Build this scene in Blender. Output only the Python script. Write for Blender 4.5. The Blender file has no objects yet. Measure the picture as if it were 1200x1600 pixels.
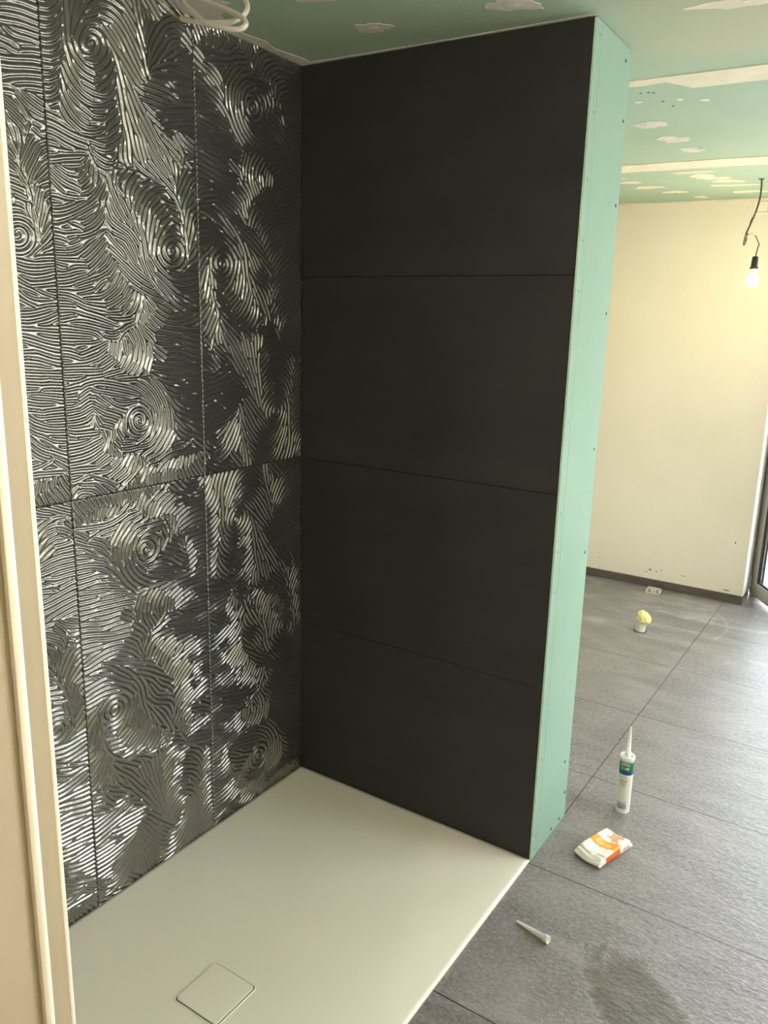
import bpy, bmesh, math, random
import numpy as np
from mathutils import Vector, Matrix
random.seed(7)
sc = bpy.context.scene
COL = sc.collection
PI = math.pi

# ------------------------------------------------------------------ camera, world, exposure
cam_d = bpy.data.cameras.new('camera')
cam = bpy.data.objects.new('camera', cam_d); COL.objects.link(cam)
RW = [[0.8337534882756671, 0.5515416558701244, 0.02563050191076719],
      [0.14983677073179638, -0.1813383372466575, -0.9719389639176345],
      [-0.5314170329645294, 0.8141978931959097, -0.23383269187715736]]
m = Matrix.Identity(4)
for r in range(3):
    m[r][0] = RW[0][r]; m[r][1] = -RW[1][r]; m[r][2] = -RW[2][r]
m[0][3], m[1][3], m[2][3] = 1.71646, -2.10058, 1.64203
cam.matrix_world = m
cam_d.sensor_fit = 'VERTICAL'; cam_d.sensor_height = 36.0
cam_d.lens = 1247.292 / 1600 * 36
cam_d.clip_start = 0.02
sc.camera = cam

sc.view_settings.view_transform = 'Standard'
sc.view_settings.look = 'None'
sc.view_settings.gamma = 1
sc.view_settings.use_curve_mapping = False
sc.view_settings.exposure = 1.36

SKY = (0.83, 0.905, 1.0); SKY_S = 5.4
BULB_FAR = 115.0; ADDED_HALL = 400.0; ADDED_BATH = 345.0  # hall and bath bulbs are unseen additions that lift the shower
world = bpy.data.worlds.new('world'); sc.world = world
world.use_nodes = True
bg = world.node_tree.nodes['Background']
bg.inputs[0].default_value = (*SKY, 1); bg.inputs[1].default_value = SKY_S

def portal(name, loc, rot, sx, sy):
    l = bpy.data.lights.new(name, 'AREA'); l.shape = 'RECTANGLE'; l.size = sx; l.size_y = sy
    l.cycles.is_portal = True
    o = bpy.data.objects.new(name, l); COL.objects.link(o); o.location = loc; o.rotation_euler = rot
    return o
# daylight enters by the balcony opening of the far wall (light faces the room)
OPX0, OPX1, OPZ = 1.022, 2.75, 2.2
portal('window_daylight', ((OPX0+OPX1)/2, 3.24, OPZ/2), (-PI/2, 0, 0), OPX1-OPX0, OPZ)

# and by an assumed, unseen window on the right, added to brighten the relief
portal('assumed_window_daylight', (3.02, 1.15, 1.3), (0, PI/2, 0), 1.8, 1.7)

# ------------------------------------------------------------------ helpers
def lin(c):
    c = [x/255 for x in c]
    return [x/12.92 if x <= .04045 else ((x+.055)/1.055)**2.4 for x in c]

class N:
    """tiny node helper"""
    def __init__(s, name):
        s.m = bpy.data.materials.new(name); s.m.use_nodes = True
        s.t = s.m.node_tree; s.b = s.t.nodes['Principled BSDF']
        s.tc = s.t.nodes.new('ShaderNodeTexCoord')
    def n(s, typ, **kw):
        x = s.t.nodes.new(typ)
        for k, v in kw.items(): setattr(x, k, v)
        return x
    def l(s, a, b): s.t.links.new(a, b)
    def noise(s, scale, detail=4, rough=.5, vec=None, dist=0):
        x = s.n('ShaderNodeTexNoise'); x.inputs['Scale'].default_value = scale
        x.inputs['Detail'].default_value = detail; x.inputs['Roughness'].default_value = rough
        x.inputs['Distortion'].default_value = dist
        s.l(vec if vec else s.tc.outputs['Object'], x.inputs['Vector']); return x.outputs['Fac']
    def mapping(s, scale=(1,1,1), loc=(0,0,0), rot=(0,0,0)):
        x = s.n('ShaderNodeMapping'); x.inputs['Scale'].default_value = scale
        x.inputs['Location'].default_value = loc; x.inputs['Rotation'].default_value = rot
        s.l(s.tc.outputs['Object'], x.inputs['Vector']); return x.outputs['Vector']
    def ramp(s, fac, stops):
        x = s.n('ShaderNodeValToRGB'); e = x.color_ramp.elements
        while len(e) < len(stops): e.new(.5)
        for i, (p, c) in enumerate(stops):
            e[i].position = p; e[i].color = (*c, 1) if len(c) == 3 else c
        s.l(fac, x.inputs['Fac']); return x.outputs['Color']
    def mix(s, fac, a, b):
        x = s.n('ShaderNodeMix', data_type='RGBA')
        for sock, v in ((x.inputs[0], fac), (x.inputs[6], a), (x.inputs[7], b)):
            if hasattr(v, 'is_output'): s.l(v, sock)
            elif isinstance(v, (int, float)): sock.default_value = v
            else: sock.default_value = (*v, 1)
        return x.outputs[2]
    def math(s, op, a, b=0, clamp=False):
        x = s.n('ShaderNodeMath', operation=op); x.use_clamp = clamp
        for sock, v in ((x.inputs[0], a), (x.inputs[1], b)):
            if hasattr(v, 'is_output'): s.l(v, sock)
            else: sock.default_value = v
        return x.outputs[0]
    def color(s, c):
        if hasattr(c, 'is_output'): s.l(c, s.b.inputs['Base Color'])
        else: s.b.inputs['Base Color'].default_value = (*c, 1)
        return s
    def rough(s, r):
        if hasattr(r, 'is_output'): s.l(r, s.b.inputs['Roughness'])
        else: s.b.inputs['Roughness'].default_value = r
        return s
    def bump(s, h, strength=.3, dist=.002):
        x = s.n('ShaderNodeBump'); x.inputs['Strength'].default_value = strength
        x.inputs['Distance'].default_value = dist
        s.l(h, x.inputs['Height']); s.l(x.outputs['Normal'], s.b.inputs['Normal']); return s

def simple(name, rgb, rough=.5, var=.06, scale=8, metal=0, bump=0, bscale=60, spec=.5):
    k = N(name); c = lin(rgb)
    f = k.noise(scale, 4)
    k.color(k.ramp(f, [(.3, [x*(1-var) for x in c]), (.7, [min(1, x*(1+var)) for x in c])]))
    k.rough(rough); k.b.inputs['Metallic'].default_value = metal
    k.b.inputs['Specular IOR Level'].default_value = spec
    if bump: k.bump(k.noise(bscale, 5, .6), bump, .001)
    return k.m

def mesh_obj(name, verts, faces, mat=None, parent=None, smooth=False, mats=None, fmat=None):
    me = bpy.data.meshes.new(name); me.from_pydata([tuple(v) for v in verts], [], faces)
    if mats:
        for x in mats: me.materials.append(x)
        me.polygons.foreach_set('material_index', fmat)
    elif mat: me.materials.append(mat)
    if smooth: me.polygons.foreach_set('use_smooth', [True]*len(me.polygons))
    me.update()
    o = bpy.data.objects.new(name, me); COL.objects.link(o)
    if parent: o.parent = parent
    return o

def bm_obj(name, bm, mat=None, parent=None, smooth=False):
    bmesh.ops.recalc_face_normals(bm, faces=bm.faces)
    me = bpy.data.meshes.new(name); bm.to_mesh(me); bm.free()
    if mat: me.materials.append(mat)
    if smooth: me.polygons.foreach_set('use_smooth', [True]*len(me.polygons))
    o = bpy.data.objects.new(name, me); COL.objects.link(o)
    if parent: o.parent = parent
    return o

def add_box(bm, a, b, bevel=0):
    vs = [bm.verts.new((x, y, z)) for x in (a[0], b[0]) for y in (a[1], b[1]) for z in (a[2], b[2])]
    fs = [(0,1,3,2), (4,6,7,5), (0,4,5,1), (2,3,7,6), (0,2,6,4), (1,5,7,3)]
    f = [bm.faces.new([vs[i] for i in q]) for q in fs]
    if bevel:
        es = list({e for x in f for e in x.edges})
        bmesh.ops.bevel(bm, geom=es, offset=bevel, segments=2, affect='EDGES', profile=.5)

def box_obj(name, a, b, mat, parent=None, bevel=0):
    bm = bmesh.new(); add_box(bm, a, b, bevel); return bm_obj(name, bm, mat, parent)

def smooth_path(P, n=8):
    P = [Vector(p) for p in P]; out = []
    for i in range(len(P)-1):
        p0 = P[max(i-1, 0)]; p1 = P[i]; p2 = P[i+1]; p3 = P[min(i+2, len(P)-1)]
        for k in range(n):
            t = k/n
            out.append(.5*((2*p1)+(p2-p0)*t+(2*p0-5*p1+4*p2-p3)*t*t+(-p0+3*p1-3*p2+p3)*t**3))
    out.append(P[-1]); return out

def tube_obj(name, P, r, mat, parent=None, seg=10, sm=8):
    Q = smooth_path(P, sm) if sm > 1 else [Vector(p) for p in P]
    n = len(Q); R = r if hasattr(r, '__len__') else [r]*n
    if len(R) != n: R = [R[min(int(i/(n-1)*(len(R)-1)+.5), len(R)-1)] for i in range(n)]
    V = []; F = []; up = None
    for i, q in enumerate(Q):
        t = (Q[min(i+1, n-1)]-Q[max(i-1, 0)]).normalized()
        if up is None:
            up = t.orthogonal().normalized()
        up = (up - t*up.dot(t)).normalized(); s = t.cross(up)
        for k in range(seg):
            a = 2*PI*k/seg; V.append(q + (up*math.cos(a)+s*math.sin(a))*R[i])
    for i in range(n-1):
        for k in range(seg):
            a = i*seg+k; b = i*seg+(k+1) % seg; F.append((a, b, b+seg, a+seg))
    F.append(tuple(range(seg))[::-1]); F.append(tuple(range((n-1)*seg, n*seg)))
    o = mesh_obj(name, V, F, mat, parent, True); return o

def lathe_obj(name, prof, mat, parent=None, seg=40, loc=(0,0,0), smooth=True, mats=None, fm=None):
    V = []; F = []; M = []
    for r, z in prof:
        for k in range(seg):
            a = 2*PI*k/seg; V.append((loc[0]+r*math.cos(a), loc[1]+r*math.sin(a), loc[2]+z))
    for i in range(len(prof)-1):
        for k in range(seg):
            a = i*seg+k; b = i*seg+(k+1) % seg; F.append((a, b, b+seg, a+seg)); M.append(fm[i] if fm else 0)
    if prof[0][0] > 1e-6: F.append(tuple(range(seg))[::-1]); M.append(0)
    n = len(prof)
    if prof[-1][0] > 1e-6: F.append(tuple(range((n-1)*seg, n*seg))); M.append(fm[-1] if fm else 0)
    o = mesh_obj(name, V, F, mat, parent, smooth, mats, M if mats else None)
    md = o.modifiers.new('w', 'EDGE_SPLIT'); md.split_angle = math.radians(40)
    return o

def empty(name, loc=(0,0,0), rot=(0,0,0)):
    o = bpy.data.objects.new(name, None); COL.objects.link(o); o.location = loc; o.rotation_euler = rot
    o.empty_display_size = .05; return o
def tag(o, label, cat, group=None):
    o['label'] = label; o['category'] = cat
    if group: o['group'] = group
    return o
def struct(o): o['kind'] = 'structure'; return o

def text_mesh(name, body, size, mat, parent, warp, align='CENTER', xs=1.0):
    """flat lettering pushed onto a surface by warp(x, y) -> point"""
    cu = bpy.data.curves.new(name, 'FONT'); cu.body = body; cu.size = size
    cu.align_x = align; cu.align_y = 'CENTER'; cu.resolution_u = 3; cu.offset = size*.03
    t = bpy.data.objects.new(name+'_tmp', cu); COL.objects.link(t)
    dg = bpy.context.evaluated_depsgraph_get()
    me = bpy.data.meshes.new_from_object(t.evaluated_get(dg))
    bpy.data.objects.remove(t); bpy.data.curves.remove(cu)
    for v in me.vertices: v.co = warp(v.co.x*xs, v.co.y)
    me.materials.clear(); me.materials.append(mat)
    o = bpy.data.objects.new(name, me); COL.objects.link(o); o.parent = parent
    return o

# ------------------------------------------------------------------ relief tile: combed ridges follow traced flow lines (mm on the tile)
FLOW = (
    '461,1079 435,1083 412,1102 401,1120|458,1047 430,1052 407,1071 392,1090|459,1018 429,1021 405,1038 390,1057|459,976 433,976 409,985 391,1003|'
    '460,937 440,935 416,947 406,961|459,907 439,905 415,919 406,934|459,888 437,884 417,894|387,1130 384,1101 388,1061 384,1016|359,1138 374,1101 377,1079|'
    '327,1151 341,1119 359,1087 364,1073|316,1139 334,1109 351,1086|333,1122 298,1150 260,1162 226,1156 201,1134 176,1102 155,1060 149,1042|'
    '322,1103 287,1130 258,1134 229,1120 204,1095 178,1061 162,1018|331,1085 289,1103 265,1097 240,1075 211,1047 190,1012 168,989|'
    '282,1089 263,1063 234,1034 209,1007 192,981 165,970|357,1066 367,1039 361,1012 338,993 310,990 283,1009 269,1035|'
    '373,1059 380,1023 366,996 339,977 307,975 271,993 252,1020|388,1009 378,986 348,962 312,951 273,973 252,997|'
    '398,982 381,958 350,936 318,924 284,931 252,958|402,962 387,928 361,905 329,896 286,908 249,938|406,930 389,896 367,872 335,865 296,879 251,911|'
    '405,893 387,868 361,847 328,847 289,861 245,892|333,833 299,832 264,845 245,865|326,818 300,815 265,824|310,800 285,794 264,807|'
    '252,1027 237,981 218,938 197,894 186,844 174,800|246,985 236,934 225,889 219,839 212,795|251,945 238,893 237,839 236,791|'
    '210,980 185,945 154,913 122,877 83,851 48,816|182,1000 173,988 135,990|179,960 151,959 132,952|177,929 144,919 121,895 92,878 52,848|'
    '126,887 70,897 40,876 9,859|178,898 152,864 129,832 110,806|459,867 420,856 385,843 349,836|459,839 422,830 383,821 343,818 323,801 294,789|'
    '457,814 423,814 380,808 351,813|459,789 417,796 377,799 347,807|457,770 410,781 362,782 344,795|184,1191 181,1166 175,1119|153,1191 130,1171 108,1147|'
    '115,1192 92,1182 63,1170|81,1195 57,1189 32,1178|147,1039 130,1080 114,1125 98,1146 58,1164 17,1162 -2,1132|142,1043 111,1085 80,1114 44,1130 9,1118|'
    '137,1041 102,1074 56,1092 15,1092|133,1035 93,1055 47,1070 11,1064|161,1046 168,1077 176,1109|156,1054 148,1099 132,1137|'
    '124,1024 84,1029 43,1042 7,1040|124,1013 90,1014 65,1005|116,987 76,989 56,979|113,953 78,956 36,968|119,923 68,937 26,949|105,905 59,917 17,928|'
    '29,1141 14,1124 4,1105|32,1178 1,1169 -3,1139|260,1168 225,1172 200,1157|294,1161 320,1138 329,1126|'
    '312,1042 313,1040 314,1038 316,1036 318,1034 321,1033 323,1033 325,1034 327,1035 327,1037 327,1040 326,1042 324,1044 322,1046 320,1047 317,1048 315,1047 313,1046 312,1044 312,1042|'
    '305,1044 306,1040 309,1035 312,1031 317,1028 322,1027 326,1027 330,1028 333,1031 334,1035 334,1039 332,1043 329,1048 325,1051 320,1053 315,1054 311,1054 308,1052 306,1048 305,1044|'
    '294,1047 296,1039 301,1031 307,1024 315,1019 323,1016 331,1016 338,1018 342,1023 344,1030 344,1038 341,1046 335,1054 328,1060 320,1064 312,1065 305,1064 299,1060 295,1054 294,1047|'
    '284,1050 286,1038 293,1027 302,1018 313,1011 325,1007 336,1007 345,1010 352,1017 355,1026 354,1037 349,1048 342,1058 332,1066 320,1072 309,1074 298,1073 290,1068 285,1060 284,1050|'
    '344,818 333,800 318,779 301,768|327,821 303,802 273,800 263,818|317,783 292,776 267,787|459,764 430,746 403,734 371,732 344,759 338,793|'
    '428,769 402,750 378,750 356,773 346,795|457,742 432,723 405,711 369,712 333,737 322,772|457,701 422,695 382,700 343,722 315,753 312,767|'
    '459,678 416,680 365,699 326,721 303,748|457,656 409,657 367,675 323,697 297,728|458,632 410,644 370,638 325,670 299,700|'
    '456,613 413,610 371,621 336,637 308,668|455,580 415,576 373,590 329,614 306,637|454,547 418,539 367,555 332,575 303,609|'
    '456,513 412,515 361,531 316,555 296,585|454,493 401,491 345,504 304,531 279,564|422,494 381,478 329,483 283,510 262,547|'
    '370,464 313,462 266,485 240,523|319,444 268,448 228,479 217,502|284,422 231,437 205,472 198,495|453,459 403,463 357,454 315,436 288,422|'
    '453,431 401,439 342,425 298,414|293,766 286,733 266,700 235,676 214,649 201,621|274,779 276,748 251,727|229,782 258,761 268,738 252,702 240,675|'
    '201,783 235,753 244,724 230,687 205,635|153,779 193,759 214,724 216,688 199,650|104,764 155,746 186,717 198,680 195,636 199,577 186,544|'
    '75,730 126,735 167,705 184,663 187,607 170,556|60,705 107,715 148,688 171,638 173,594 150,565|51,680 93,691 129,668 151,632 154,587 125,563|'
    '301,703 290,677 264,658 237,647 211,620|304,668 283,642 257,631 230,619 207,591 190,555|306,633 276,611 250,595 223,564 196,544|'
    '304,602 269,583 242,559 206,536 167,526|271,554 244,530 207,517 168,515|236,516 198,502 174,492 134,485 98,459|253,834 257,799 224,793 182,789|'
    '225,842 218,812 182,793 144,773|188,848 171,819 143,795 109,774|149,855 122,823 93,798 73,768|100,863 70,835 62,799 74,753|58,870 41,843 56,808|'
    '154,775 109,767 75,741 55,698 52,664 37,631 38,595 61,570|75,741 51,801 39,821|64,750 30,792 8,807|55,717 20,767 -2,782|46,665 28,713 0,731|'
    '32,627 13,683 -10,705|156,553 121,528 96,506 43,488|166,541 133,505 97,478 66,459|94,553 62,547 7,562|105,537 63,523 8,533|81,499 37,508 3,513|'
    '38,599 4,633 -19,647|50,571 5,594 -18,607|189,487 161,458 120,439 67,443 11,456|199,483 182,438 152,419|33,856 17,851 1,850|34,830 18,824 1,831|'
    '82,609 82,606 84,604 86,601 89,600 92,600 95,600 98,601 100,604 101,606 101,609 99,612 97,614 95,616 92,617 89,617 86,616 84,614 82,612 82,609|'
    '71,610 73,604 76,598 81,594 87,591 94,590 100,591 105,594 109,598 111,604 111,610 108,615 104,620 99,624 92,626 86,626 80,624 75,620 72,615 71,610|'
    '58,611 61,601 66,592 74,585 85,581 95,580 106,581 114,586 120,593 123,601 123,610 119,619 112,627 103,633 93,636 82,636 72,633 65,628 60,620 58,611|'
    '46,612 49,599 57,587 68,577 82,571 97,569 111,572 123,578 131,587 135,599 134,611 129,623 120,634 107,642 93,646 79,646 65,642 55,635 48,624 46,612|'
    '451,421 398,411 338,408 289,394 271,401|453,398 400,395 348,395 332,388 285,386 262,408|202,440 199,415 168,386|165,437 138,419 89,416 38,427|'
    '185,422 158,405 109,401|159,379 110,382 66,370 30,351|170,354 132,334 82,341 42,328|172,317 119,304 63,306 11,311|154,283 106,273 54,274 7,264|'
    '132,248 87,234 14,237|118,213 84,179 48,168 0,172|115,182 76,139 45,124|102,141 72,115 51,104|455,373 409,369 361,371 332,384|'
    '453,346 404,342 355,351 320,377|452,320 405,325 353,323 309,346 303,381|450,297 399,301 341,306 293,332 281,380|'
    '383,290 333,298 281,310 259,345 264,380|313,290 264,302 231,330 229,366 250,394|287,282 238,294 209,322 202,358 223,398|'
    '238,291 201,303 182,343 187,376 204,405|452,270 408,275 367,290 334,291 292,282 229,290 192,285|450,244 411,244 373,266 327,267 277,246 232,232|'
    '452,217 413,217 375,242 358,244 322,220 270,202|450,196 398,195 368,217 344,201 298,186|400,178 375,179 365,203 355,174 321,167|'
    '259,234 218,235 187,210 179,172 201,132|297,276 240,265 195,233 169,186 181,138|230,279 185,255 153,208 151,162 173,118|'
    '183,284 146,253 124,202 121,151 149,107|115,185 112,142 134,106|289,182 300,161 284,130 261,128|271,187 273,151 247,134|'
    '315,162 314,133 294,109 249,100 202,113 161,147|284,123 239,118 200,140|227,86 173,110 142,138|205,56 156,61 104,79 52,72 3,74|'
    '119,92 73,91 40,107 3,79|452,166 418,152 368,157|454,135 403,136 356,149|453,107 396,114 344,137 347,155|450,86 398,90 346,115 331,146|'
    '423,76 374,76 325,98 324,127|375,62 328,62 295,87 294,102|329,40 279,63 264,91|304,14 257,41 241,84|253,40 224,59 227,78|236,11 211,38 205,56|'
    '452,69 404,59 383,66|449,48 392,53 342,39 318,16|452,16 426,37 386,27 354,0|301,2 282,18 274,-6|244,31 232,3|186,54 201,33 203,6|156,58 177,33 173,9|'
    '116,60 132,35 124,-6|79,63 91,29 72,-2|42,67 43,38 12,1|20,72 10,46 -6,24|'
    '220,177 221,175 222,173 224,171 227,170 230,170 232,171 235,173 236,175 237,178 237,180 236,183 234,185 231,186 229,186 226,186 224,185 222,183 221,180 220,177|'
    '211,177 212,171 215,166 220,163 225,161 231,161 236,163 241,167 244,171 246,177 246,182 243,188 240,192 235,194 229,195 223,194 218,192 214,187 212,182 211,177|'
    '200,176 202,167 207,159 214,154 223,151 233,151 241,154 249,160 254,167 257,176 256,185 253,193 247,200 239,204 229,206 220,204 212,200 205,193 201,185 200,176|'
    '189,175 192,163 199,152 209,145 221,141 234,142 246,146 256,154 264,164 267,176 266,188 262,199 253,207 242,213 230,215 217,213 205,207 196,198 190,187 189,175')

def ridge_tile(S, cell, W, H, period=.0133, iters=22):
    nx = int(round(W/cell)); ny = int(round(H/cell)); P = []; T = []
    for l in S.split('|'):
        a = np.array([[float(c) for c in v.split(',')] for v in l.split()])/1000
        for i in range(len(a)-1):
            d = a[i+1]-a[i]; L = np.hypot(*d)
            if L < 1e-4: continue
            n = max(1, int(L/.008))
            for k in range(n): P.append(a[i]+d*(k+.5)/n); T.append(d/L)
    P = np.array(P); T = np.array(T); th = 2*np.arctan2(T[:, 1], T[:, 0])
    c2, s2 = np.cos(th), np.sin(th)
    ix = np.arange(0, nx, 2); iy = np.arange(0, ny, 2)
    X, Y = np.meshgrid((ix+.5)*cell, (iy+.5)*cell)
    q = np.stack([X.ravel(), Y.ravel()], 1); A = np.zeros(len(q)); B = np.zeros(len(q)); D = np.zeros(len(q))
    for s in range(0, len(q), 4000):
        d2 = ((q[s:s+4000, None]-P[None])**2).sum(2)+1e-6
        w = d2**-2.2; A[s:s+4000] = w@c2; B[s:s+4000] = w@s2; D[s:s+4000] = np.sqrt(d2.min(1))
    ang = np.arctan2(B, A)/2
    # hand wobble of the comb
    rng = np.random.RandomState(3); wob = np.zeros(len(q))
    for k in range(14):
        lam = rng.uniform(.04, .11); t = rng.uniform(0, 2*PI)
        wob += np.sin(2*PI*(q[:, 0]*np.cos(t)+q[:, 1]*np.sin(t))/lam+rng.uniform(0, 6.28))
    keep = np.ones(len(q))
    for cx, cy in ((.32, 1.04), (.092, .61), (.23, .18)):
        keep = np.minimum(keep, np.clip((np.hypot(q[:, 0]-cx, q[:, 1]-cy)-.03)/.04, 0, 1))
    ang = ang + wob*.045*keep
    ang = ang.reshape(len(iy), len(ix)); ang = np.repeat(np.repeat(ang, 2, 0), 2, 1)[:ny, :nx]
    nb = 24; per = period/cell
    k = np.arange(-14, 15); KX, KY = np.meshgrid(k, k); fy, fx = ny+28, nx+28; F = []
    for b in range(nb):
        t = b*np.pi/nb; u = KX*np.cos(t)+KY*np.sin(t); v = -KX*np.sin(t)+KY*np.cos(t)
        g = np.exp(-u*u/(2*(per*.8)**2)-v*v/(2*(per*.42)**2))*np.cos(2*np.pi*v/per)
        g -= g.mean(); g /= np.abs(g).sum(); F.append(np.fft.rfft2(g, (fy, fx)))
    bi = np.round(ang/(np.pi/nb)).astype(int) % nb
    h = np.random.RandomState(5).rand(ny, nx)*2-1
    for it in range(iters):
        G = np.fft.rfft2(np.pad(h, 14, mode='reflect'), (fy, fx)); o = np.zeros_like(h)
        for b in range(nb):
            mm = bi == b
            if mm.any():
                r = np.fft.irfft2(G*F[b], (fy, fx))
                r = np.roll(r, (-14, -14), (0, 1))[14:14+ny, 14:14+nx]; o[mm] = r[mm]
        h = np.clip(o*(4 if it < iters-1 else 2.2), -1, 1)
    return h

TW, TH, CELL = .4513, 1.2, .0018
RIDGE = .0032
hgt = ridge_tile(FLOW, CELL, TW, TH)
ny, nx = hgt.shape
prof = 1-((1-hgt)/2)**1.6                     # broad crests, narrow grooves
pp_ = np.pad(prof, 1, mode='edge')
prof = (pp_[1:-1, 1:-1]*4+pp_[:-2, 1:-1]+pp_[2:, 1:-1]+pp_[1:-1, :-2]+pp_[1:-1, 2:])/8
U, V_ = np.meshgrid(np.linspace(.0009, TW-.0009, nx), np.linspace(.0009, TH-.0009, ny))
for A_, Z_ in ((U, TW), (V_.T, TH)):
    A_[:, 0] = .0004; A_[:, 1] = .0009; A_[:, -1] = Z_-.0004; A_[:, -2] = Z_-.0009
co = np.stack([prof*RIDGE+.001, -(U-TW/2), V_-TH/2], 2)
# rim of the tile folds back to the grout bed
co[0, :, 0] = co[-1, :, 0] = -.0012; co[:, 0, 0] = co[:, -1, 0] = -.0012
idx = np.arange(nx*ny).reshape(ny, nx)
fa = np.stack([idx[:-1, :-1], idx[1:, :-1], idx[1:, 1:], idx[:-1, 1:]], 2).reshape(-1, 4)
me_t = bpy.data.meshes.new('relief_tile')
me_t.vertices.add(nx*ny); me_t.vertices.foreach_set('co', co.reshape(-1).astype(np.float32))
me_t.loops.add(fa.size); me_t.loops.foreach_set('vertex_index', fa.reshape(-1).astype(np.int32))
me_t.polygons.add(len(fa)); me_t.polygons.foreach_set('loop_start', (np.arange(len(fa))*4).astype(np.int32))
me_t.polygons.foreach_set('use_smooth', np.ones(len(fa), bool))
me_t.update(calc_edges=True)

# ------------------------------------------------------------------ materials
k = N('relief_tile_glaze')
f = k.noise(5, 4)
k.color(k.ramp(f, [(.3, (.23, .228, .212)), (.7, (.28, .276, .255))]))
k.rough(.25); k.b.inputs['Metallic'].default_value = .86; k.b.inputs['Specular IOR Level'].default_value = .6
k.bump(k.noise(700, 3), .08, .0004)
M_relief = k.m

k = N('dark_matt_tile')
f = k.noise(3.2, 5, .6, k.mapping((1, 1, 2.2))); f2 = k.noise(160, 3)
c = k.ramp(f, [(.3, (.021, .0195, .0175)), (.7, (.031, .029, .026))])
k.color(c); k.rough(k.math('ADD', k.math('MULTIPLY', f, .15), .52))
k.b.inputs['Specular IOR Level'].default_value = .35
k.bump(f2, .12, .0006)
M_dark = k.m
M_grout = simple('dark_grout', (16, 15, 14), .9)

k = N('green_plasterboard')
f = k.noise(2.2, 5, .6); f2 = k.noise(30, 5, .7)
c = k.ramp(f, [(.3, lin((126, 155, 136))), (.7, lin((133, 162, 143)))])
c = k.mix(k.ramp(f2, [(.66, (0, 0, 0)), (.8, (.25, .25, .25))]), c, lin((172, 200, 182)))
k.color(c); k.rough(.8); k.bump(k.noise(300, 3), .1, .0004)
M_green = k.m
k = N('green_ceiling_board')
f = k.noise(1.3, 5, .6); c = k.ramp(f, [(.3, lin((158, 180, 158))), (.7, lin((171, 191, 168)))])
# skimmed band of thin filler between the shower and the first board joint
sx = k.n('ShaderNodeSeparateXYZ'); k.l(k.tc.outputs['Object'], sx.inputs[0])
d = k.math('ADD', k.math('MULTIPLY', sx.outputs[0], 1.0), k.math('MULTIPLY', k.noise(4, 4), .25))
mask = k.math('MULTIPLY', k.ramp(d, [(.98, (0, 0, 0)), (1.0, (1, 1, 1))]), 1)
d1 = k.math('MULTIPLY', k.math('SUBTRACT', d, 1.03), 6, True)
d2 = k.math('MULTIPLY', k.math('SUBTRACT', .52, sx.outputs[1]), 6, True)
c = k.mix(k.math('MULTIPLY', k.math('MULTIPLY', d1, d2), .75), c, lin((186, 186, 158)))
k.color(c); k.rough(.8); k.bump(k.noise(250, 3), .08, .0004)
M_ceil = k.m
k = N('filler')
f = k.noise(25, 6, .7)
k.color(k.ramp(f, [(.3, lin((190, 188, 178))), (.7, lin((222, 216, 206)))])); k.rough(.85); k.bump(f, .2, .001)
M_fill = k.m
k = N('joint_filler'); f = k.noise(12, 5, .6)
k.color(k.ramp(f, [(.3, lin((218, 208, 184))), (.7, lin((232, 222, 200)))])); k.rough(.85); k.bump(f, .15, .001)
M_joint = k.m
M_white_f = simple('white_screw_filler', (228, 224, 214), .8)

k = N('cream_plaster')
f = k.noise(1.6, 5, .6); f2 = k.noise(40, 4)
k.color(k.ramp(f, [(.3, lin((220, 212, 192))), (.7, lin((228, 220, 202)))])); k.rough(.85); k.bump(f2, .12, .001)
M_cream = k.m
M_white = simple('white_paint', (232, 226, 210), .45)

k = N('white_tray'); f = k.noise(2, 3)
k.color(k.ramp(f, [(.3, lin((228, 223, 206))), (.7, lin((233, 228, 212)))])); k.rough(.42)
k.b.inputs['Specular IOR Level'].default_value = .4; k.bump(k.noise(500, 2), .05, .0003)
M_tray = k.m

# floor tiles: anthracite stone look 1.2 x 0.6 m, hairline joints, dust, dried water stain
k = N('stone_floor_tile')
sx = k.n('ShaderNodeSeparateXYZ'); k.l(k.tc.outputs['Object'], sx.inputs[0])
X, Y = sx.outputs[0], sx.outputs[1]
st = k.noise(3.0, 8, .62, k.mapping((1, 2.6, 1), rot=(0, 0, .15)), .6)
fine = k.noise(70, 6, .7, k.mapping((1, 1.7, 1)))
c = k.ramp(st, [(.28, lin((88, 83, 81))), (.55, lin((116, 110, 108))), (.78, lin((146, 139, 136)))])
c = k.mix(k.ramp(fine, [(.40, (0, 0, 0)), (.66, (.55, .55, .55))]), c, lin((166, 161, 157)))
vf = k.noise(190, 3, .6, k.mapping((1, 1.5, 1)))
c = k.mix(k.ramp(vf, [(.30, (.5, .5, .5)), (.48, (0, 0, 0))]), c, lin((74, 69, 67)))
def cell_edge(v, off, size, w):
    a = k.math('ABSOLUTE', k.math('SUBTRACT', k.math('FRACT', k.math('DIVIDE', k.math('SUBTRACT', v, off), size)), .5))
    return k.math('GREATER_THAN', a, .5-w/size)
je = k.math('MAXIMUM', cell_edge(X, .927, 1.2, .0018), cell_edge(Y, -.013, .597, .0018))
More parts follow.
